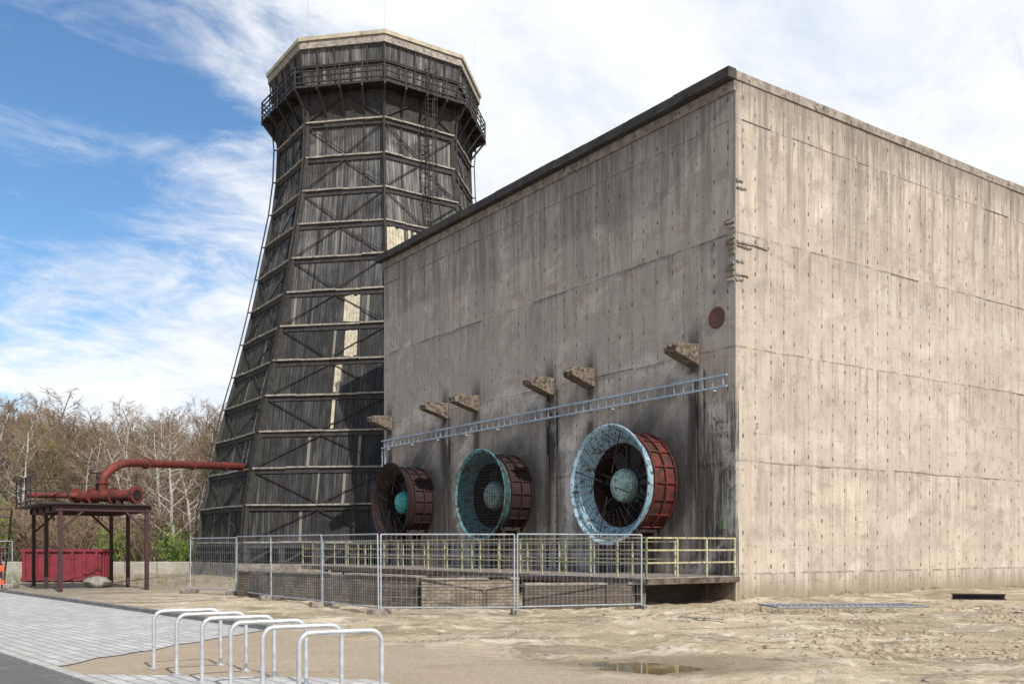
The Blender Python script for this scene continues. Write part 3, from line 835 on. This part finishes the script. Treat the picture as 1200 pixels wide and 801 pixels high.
E=empty('warning_barrier',(-19.2,36.6,0),R(10)); w=MB(); w.box((-1.6,-.02,.75),(0,.02,.98)); w.box((-1.6,-.02,.25),(0,.02,.42)); w.build('boards',paint('orange_board',(.55,.10,.04),(.45,.09,.05),3,.5),E)
w=MB()
for x in (-1.5,-.1): w.beam((x,.04,0),(x,.04,1.05),.04); w.box((x-.1,-.3,0),(x+.1,.3,.08))
w.build('stands',M_steel,E)

# ---------------------------------------------------------------- rocks, debris
def rock(mb,c,r,seed,seg=8,rg=5):
    n0=len(mb.v)
    for j in range(rg+1):
        ph=math.pi*j/rg
        for i in range(seg):
            th=2*math.pi*i/seg; v=Vector((math.sin(ph)*math.cos(th),math.sin(ph)*math.sin(th),math.cos(ph)))
            q=1+.5*noise.noise(v*1.3+Vector((seed,seed*.7,0)))+.2*noise.noise(v*4+Vector((seed,0,0)))
            mb.v.append(Vector(c)+Vector((v.x*r*q*1.2,v.y*r*q,v.z*r*q*.6)))
    for j in range(rg):
        for i in range(seg):
            a=n0+j*seg+i; b=n0+j*seg+(i+1)%seg; mb.face([a,a+seg,b+seg,b])
def free(x,y,mn=9.8,mg=.1):
    if band(x,y)[1]<mn or y<10.5: return False
    if ((x-2.2)/2.0)**2+((y-13.9)/1.0)**2<1: return False
    lx,ly=w2loc(x,y)
    return not (lx>-mg and ly>-mg)
w=MB(); rock(w,(-16.9,39.5,.2),.42,3,14,9); w.build('boulder',M_stone,None,True)
w=MB()
for i in range(450):
    x=rnd.uniform(-6,22); y=rnd.uniform(11,31)
    if not free(x,y): continue
    r=rnd.choice([.012,.018,.02,.03,.04]) if rnd.random()<.97 else .07
    rock(w,(x,y,gh(x,y)+r*.1),r,i,7,4)
w.build('rubble_stones',M_stone,None,False)
M_clod=paint('earth_clods',(.38,.305,.215),(.24,.19,.13),4,.95,0,(.48,.41,.32),.6,.5)
w=MB()
cent=[(rnd.uniform(2,18),rnd.uniform(15,28)) for _ in range(20)]
for i in range(2400):
    cx,cy=rnd.choice(cent); x=rnd.gauss(cx,1.2); y=rnd.gauss(cy,.6)
    if not free(x,y): continue
    r=abs(rnd.gauss(.0,.030))+.010
    rock(w,(x,y,gh(x,y)+r*.05),r,i*1.3,6,4)
w.build('earth_clods',M_clod,None,False)
w=MB()
for (x,y,l,a,ww) in ((10.5,23.2,1.6,.3,.12),(4.4,22.5,1.1,-.5,.08),(14.2,25.4,2.2,.1,.14),(16.5,26.8,1.3,-.3,.1),(12.2,20.4,1.1,-.2,.08)):
    Mx=Matrix.Translation((x,y,gh(x,y)+.04))@Matrix.Rotation(a,4,'Z')@Matrix.Rotation(.03,4,'Y'); w.box((-l/2,-ww/2,0),(l/2,ww/2,.03),Mx)
w.build('scrap_planks',M_timb)
E=empty('discarded_steel_grating',(8.6,25.2,.12),R(6)); w=MB()
for a,b in (((-2,-.7),(2,-.7)),((2,-.7),(2,.7)),((2,.7),(-2,.7)),((-2,.7),(-2,-.7))): w.tube([(a[0],a[1],.03),(b[0],b[1],.03)],.022,6)
x=-1.9
while x<2: w.beam((x,-.7,.035),(x,.7,.035),.010); x+=.15
for y in (-.35,0,.35): w.beam((-2,y,.045),(2,y,.045),.010)
w.build('panel',M_wire,E)
E=empty('discarded_steel_beam',(13.4,27.8,.16),R(-12)); w=MB(); w.box((-.7,-.16,.0),(.7,.16,.03)); w.box((-.7,-.16,.14),(.7,.16,.17)); w.box((-.7,-.015,.031),(.7,.015,.139)); w.build('section',M_steel,E)

# ---------------------------------------------------------------- weeds
w=MB()
def tuft(x,y,h,n):
    z=gh(x,y)
    for _ in range(n):
        a=rnd.uniform(0,6.28); l=h*rnd.uniform(.5,1.2); b=rnd.uniform(.1,.6)*l; ww=.006+.004*rnd.random()
        p=Vector((x+rnd.gauss(0,.05),y+rnd.gauss(0,.05),z-.01)); q=p+Vector((math.cos(a)*b,math.sin(a)*b,l)); s=Vector((-math.sin(a),math.cos(a),0))*ww
        w.tri(p-s,p+s,q)
for i in range(130):
    s=rnd.uniform(0,24)
    if noise.noise(Vector((s*.8,3,0)))<0: continue
    o=abs(rnd.gauss(0,.3))+.05
    q=loc2w(s,-o); tuft(q.x,q.y,.09 if rnd.random()<.9 else .2,9)
for i in range(260):
    s=rnd.uniform(-1,24); q=loc2w(-PW-rnd.uniform(.1,1.2),s); tuft(q.x,q.y,.25,12)
for i in range(600):
    x=rnd.uniform(-4,20); y=rnd.uniform(14,30)
    if not free(x,y) or noise.noise(Vector((x*.3,y*.3,2)))<.05: continue
    tuft(x,y,.05,8)
for i in range(400):
    x=rnd.uniform(-34,-11); y=rnd.uniform(40,62); tuft(x,y,.3,10)
w.build('grass_tufts',M_grass)

# ---------------------------------------------------------------- trees
def tree(seed,H,spread,birch=False,buds=False,dens=1.0):
    r=random.Random(seed); w=MB()
    def path(p,d,L,n,wob,up):
        pts=[Vector(p)]; d=Vector(d).normalized()
        for i in range(n):
            d=(d+Vector((r.gauss(0,wob),r.gauss(0,wob),r.gauss(0,wob)+up))).normalized(); pts.append(pts[-1]+d*(L/n))
        return pts
    def sliver(p,d,L,wd):
        w.cur=1; s=d.orthogonal().normalized(); s=(Matrix.Rotation(r.uniform(0,6.28),3,d)@s)*wd
        e=p+d*L; w.tri(p-s,p+s,e); w.cur=0
    tr=path((0,0,-.3),(r.gauss(0,.05),r.gauss(0,.05),1),H,8,.06,.05)
    r0=H*.011 if birch else H*.014
    w.tube(tr,[r0*(1-.85*i/8)+.02 for i in range(9)],6,False)
    n1=int(22*dens)
    for i in range(n1):
        t=.20+.76*(i+r.random())/n1; j=min(int(t*8),7); f=t*8-j
        p=tr[j].lerp(tr[j+1],f); a=r.uniform(0,6.28); el=r.uniform(.35,1.0)
        d=Vector((math.cos(a),math.sin(a),el)); L=(H*spread*(1.10-.8*t)*r.uniform(.7,1.2)+.8)
        b=path(p,d,L,4,.15,.10); rb=r0*.42*(1.1-t)+.015
        w.tube(b,[rb,rb*.75,rb*.5,rb*.3,.008],4,False)
        for q in range(7):
            tt=r.uniform(.2,1); jj=min(int(tt*4),3); pp=b[jj].lerp(b[jj+1],tt*4-jj)
            dd=(b[jj+1]-b[jj]).normalized()+Vector((r.gauss(0,.7),r.gauss(0,.7),r.gauss(.15,.5)))
            L2=L*r.uniform(.25,.5); c=path(pp,dd,L2,2,.2,.05)
            w.tube(c,[.020,.012,.005],3,False)
            for _ in range(13):
                t3=r.random(); j3=0 if t3<.5 else 1; p3=c[j3].lerp(c[j3+1],(t3-.5*j3)*2)
                d3=((c[j3+1]-c[j3]).normalized()+Vector((r.gauss(0,.8),r.gauss(0,.8),r.gauss(.1 if not birch else -.2,.6)))).normalized()
                sliver(p3,d3,r.uniform(.3,.8),.013)
                if buds:
                    e=p3+d3*r.uniform(.2,.8); w.cur=1; v1=Vector((r.gauss(0,.06),r.gauss(0,.06),r.gauss(0,.06))); v2=Vector((r.gauss(0,.06),r.gauss(0,.06),r.gauss(0,.06))); w.tri(e,e+v1,e+v2); w.cur=0
    return w.mesh('bare_tree_mesh',[M_birch if birch else M_bark, M_bud if buds else M_twig])
TM=[tree(1,13,.34),tree(2,15,.30),tree(3,12,.36,False,True),tree(4,14,.26,True),tree(5,11,.40),tree(6,15,.24,True,False,.9)]
TW=[0,0,1,1,2,4,4,4,3,5]
def shrub(seed,leaf):
    r=random.Random(seed); w=MB()
    for i in range(45):
        a=r.uniform(0,6.28); d=Vector((math.cos(a)*r.uniform(.1,.8),math.sin(a)*r.uniform(.1,.8),1)).normalized(); L=r.uniform(1.5,3.6)
        p=Vector((r.gauss(0,.5),r.gauss(0,.5),0)); m_=p+d*L*.5; e=p+(d+Vector((r.gauss(0,.15),r.gauss(0,.15),0))).normalized()*L
        w.cur=0; w.tube([p,m_,e],[.03,.018,.006],3,False)
        for k in range(22):
            w.cur=1; t=r.uniform(.25,1); q=p.lerp(e,t); dd=(d+Vector((r.gauss(0,.6),r.gauss(0,.6),r.gauss(0,.4)))).normalized(); s=dd.orthogonal().normalized()*.016
            w.tri(q-s,q+s,q+dd*r.uniform(.3,.8))
            if leaf:
                for _ in range(2):
                    qq=q+dd*r.uniform(0,.7); v1=Vector([r.gauss(0,.06) for _ in range(3)]); v2=Vector([r.gauss(0,.06) for _ in range(3)]); w.quad(qq,qq+v1,qq+v1+v2,qq+v2)
    return w.mesh('shrub_mesh',[M_bark,M_leaf if leaf else M_twig])
SM=[shrub(1,False),shrub(2,True),shrub(3,False)]
WD=empty('bare_woodland')
def put(me,name,x,y,s,par):
    o=bpy.data.objects.new(name,me); o.location=(x,y,gh(x,y)-.1); o.rotation_euler=(rnd.gauss(0,.03),rnd.gauss(0,.03),rnd.uniform(0,6.28)); o.scale=(s*1.1,s*1.1,s*rnd.uniform(.9,1.1)); scene.collection.objects.link(o); o.parent=par
for i in range(330):
    if i<290:
        y=rnd.uniform(84,165); x=-y*rnd.uniform(.25,.60)
    else:
        y=rnd.uniform(110,170); x=rnd.uniform(-130,130)
    hump=1.0+ .16*sstep(-.42,-.50,x/y)
    put(TM[rnd.choice(TW)],'tree_%d'%i,x,y,rnd.uniform(.58,.82)*hump,WD)
for i in range(230):
    y=rnd.uniform(72,140); x=-y*rnd.uniform(.24,.62)
    put(rnd.choice(SM[::2]) if rnd.random()<.88 else SM[1],'undergrowth_%d'%i,x,y,rnd.uniform(.9,1.7),WD)
for (px,y,s,k) in ((205,72,.80,5),(228,74,.74,3),(192,78,.74,5),(150,80,.7,3),(240,79,.78,5),(20,80,.7,5)):
    e=empty('birch_tree'); put(TM[k],'trunk_and_crown',(px-600)/1134*y,y,s,e)
for (px,y,s) in ((205,66,.85),(216,67,.7)):
    e=empty('green_shrub'); put(SM[1],'branches_and_leaves',(px-600)/1134*y,y,s,e)

# ---------------------------------------------------------------- camera
cam=bpy.data.cameras.new('camera'); co=bpy.data.objects.new('camera',cam); scene.collection.objects.link(co)
co.location=(0,0,1.68); co.rotation_euler=(R(90),0,0)
cam.sensor_width=36; cam.lens=1134/1200*36; cam.shift_y=.1996; cam.clip_end=2000; cam.clip_start=.1
scene.camera=co

# ---------------------------------------------------------------- light
az,el=R(29),R(41)
sd=Vector((math.sin(az)*math.cos(el),-math.cos(az)*math.cos(el),math.sin(el)))
su=bpy.data.lights.new('sun','SUN'); su.energy=5.0; su.angle=R(.53); su.color=(1,.95,.885)
so=bpy.data.objects.new('sun',su); scene.collection.objects.link(so); so.rotation_euler=sd.to_track_quat('Z','Y').to_euler()
wd=bpy.data.worlds.new('World'); scene.world=wd; wd.use_nodes=True; nt=wd.node_tree; nt.nodes.clear(); g=G(nt)
sky=g.n('ShaderNodeTexSky',sky_type='NISHITA',sun_disc=False,sun_elevation=el,sun_rotation=math.atan2(sd.x,sd.y),air_density=1.1,dust_density=.4,ozone_density=3.0)
d=g.n('ShaderNodeTexCoord').outputs['Generated']; X,Y,Z=g.sep(d)
zz=g.m('ADD',g.m('MAXIMUM',Z,0.),.22)
u=g.m('DIVIDE',X,zz); v=g.m('DIVIDE',Y,zz)
ur=g.m('ADD',g.m('MULTIPLY',u,.8),g.m('MULTIPLY',v,.6)); vr=g.m('SUBTRACT',g.m('MULTIPLY',v,.8),g.m('MULTIPLY',u,.6))
pv=g.comb(g.m('MULTIPLY',ur,.85),g.m('MULTIPLY',vr,1.2),6.1)
n1=g.noise(pv,1.25,6,.60,.35); n2=g.noise(pv,4.6,6,.68,.6)
cl=g.m('ADD',g.m('MULTIPLY',n1,.62),g.m('MULTIPLY',n2,.38))
cl=g.m('ADD',cl,g.m('MULTIPLY',g.ss(X,-.40,.05),.17))
cl=g.m('ADD',cl,g.m('MULTIPLY',g.ss(Z,.42,.08),.09))
mask=g.ss(cl,.44,.66)
shade=g.ss(g.noise(pv,2.4,6,.65,.4),.30,.58)
cc=g.mix(shade,(7.6,8.4,9.5),(10.4,10.5,10.7))
blue=g.mix(1.,sky.outputs[0],(1.0,1.28,1.46),'MULTIPLY')
c=g.mix(g.m('MULTIPLY',mask,.95),blue,cc)
bg=g.n('ShaderNodeBackground',{'Color':c,'Strength':.1}); out=g.n('ShaderNodeOutputWorld',{'Surface':bg.outputs[0]})
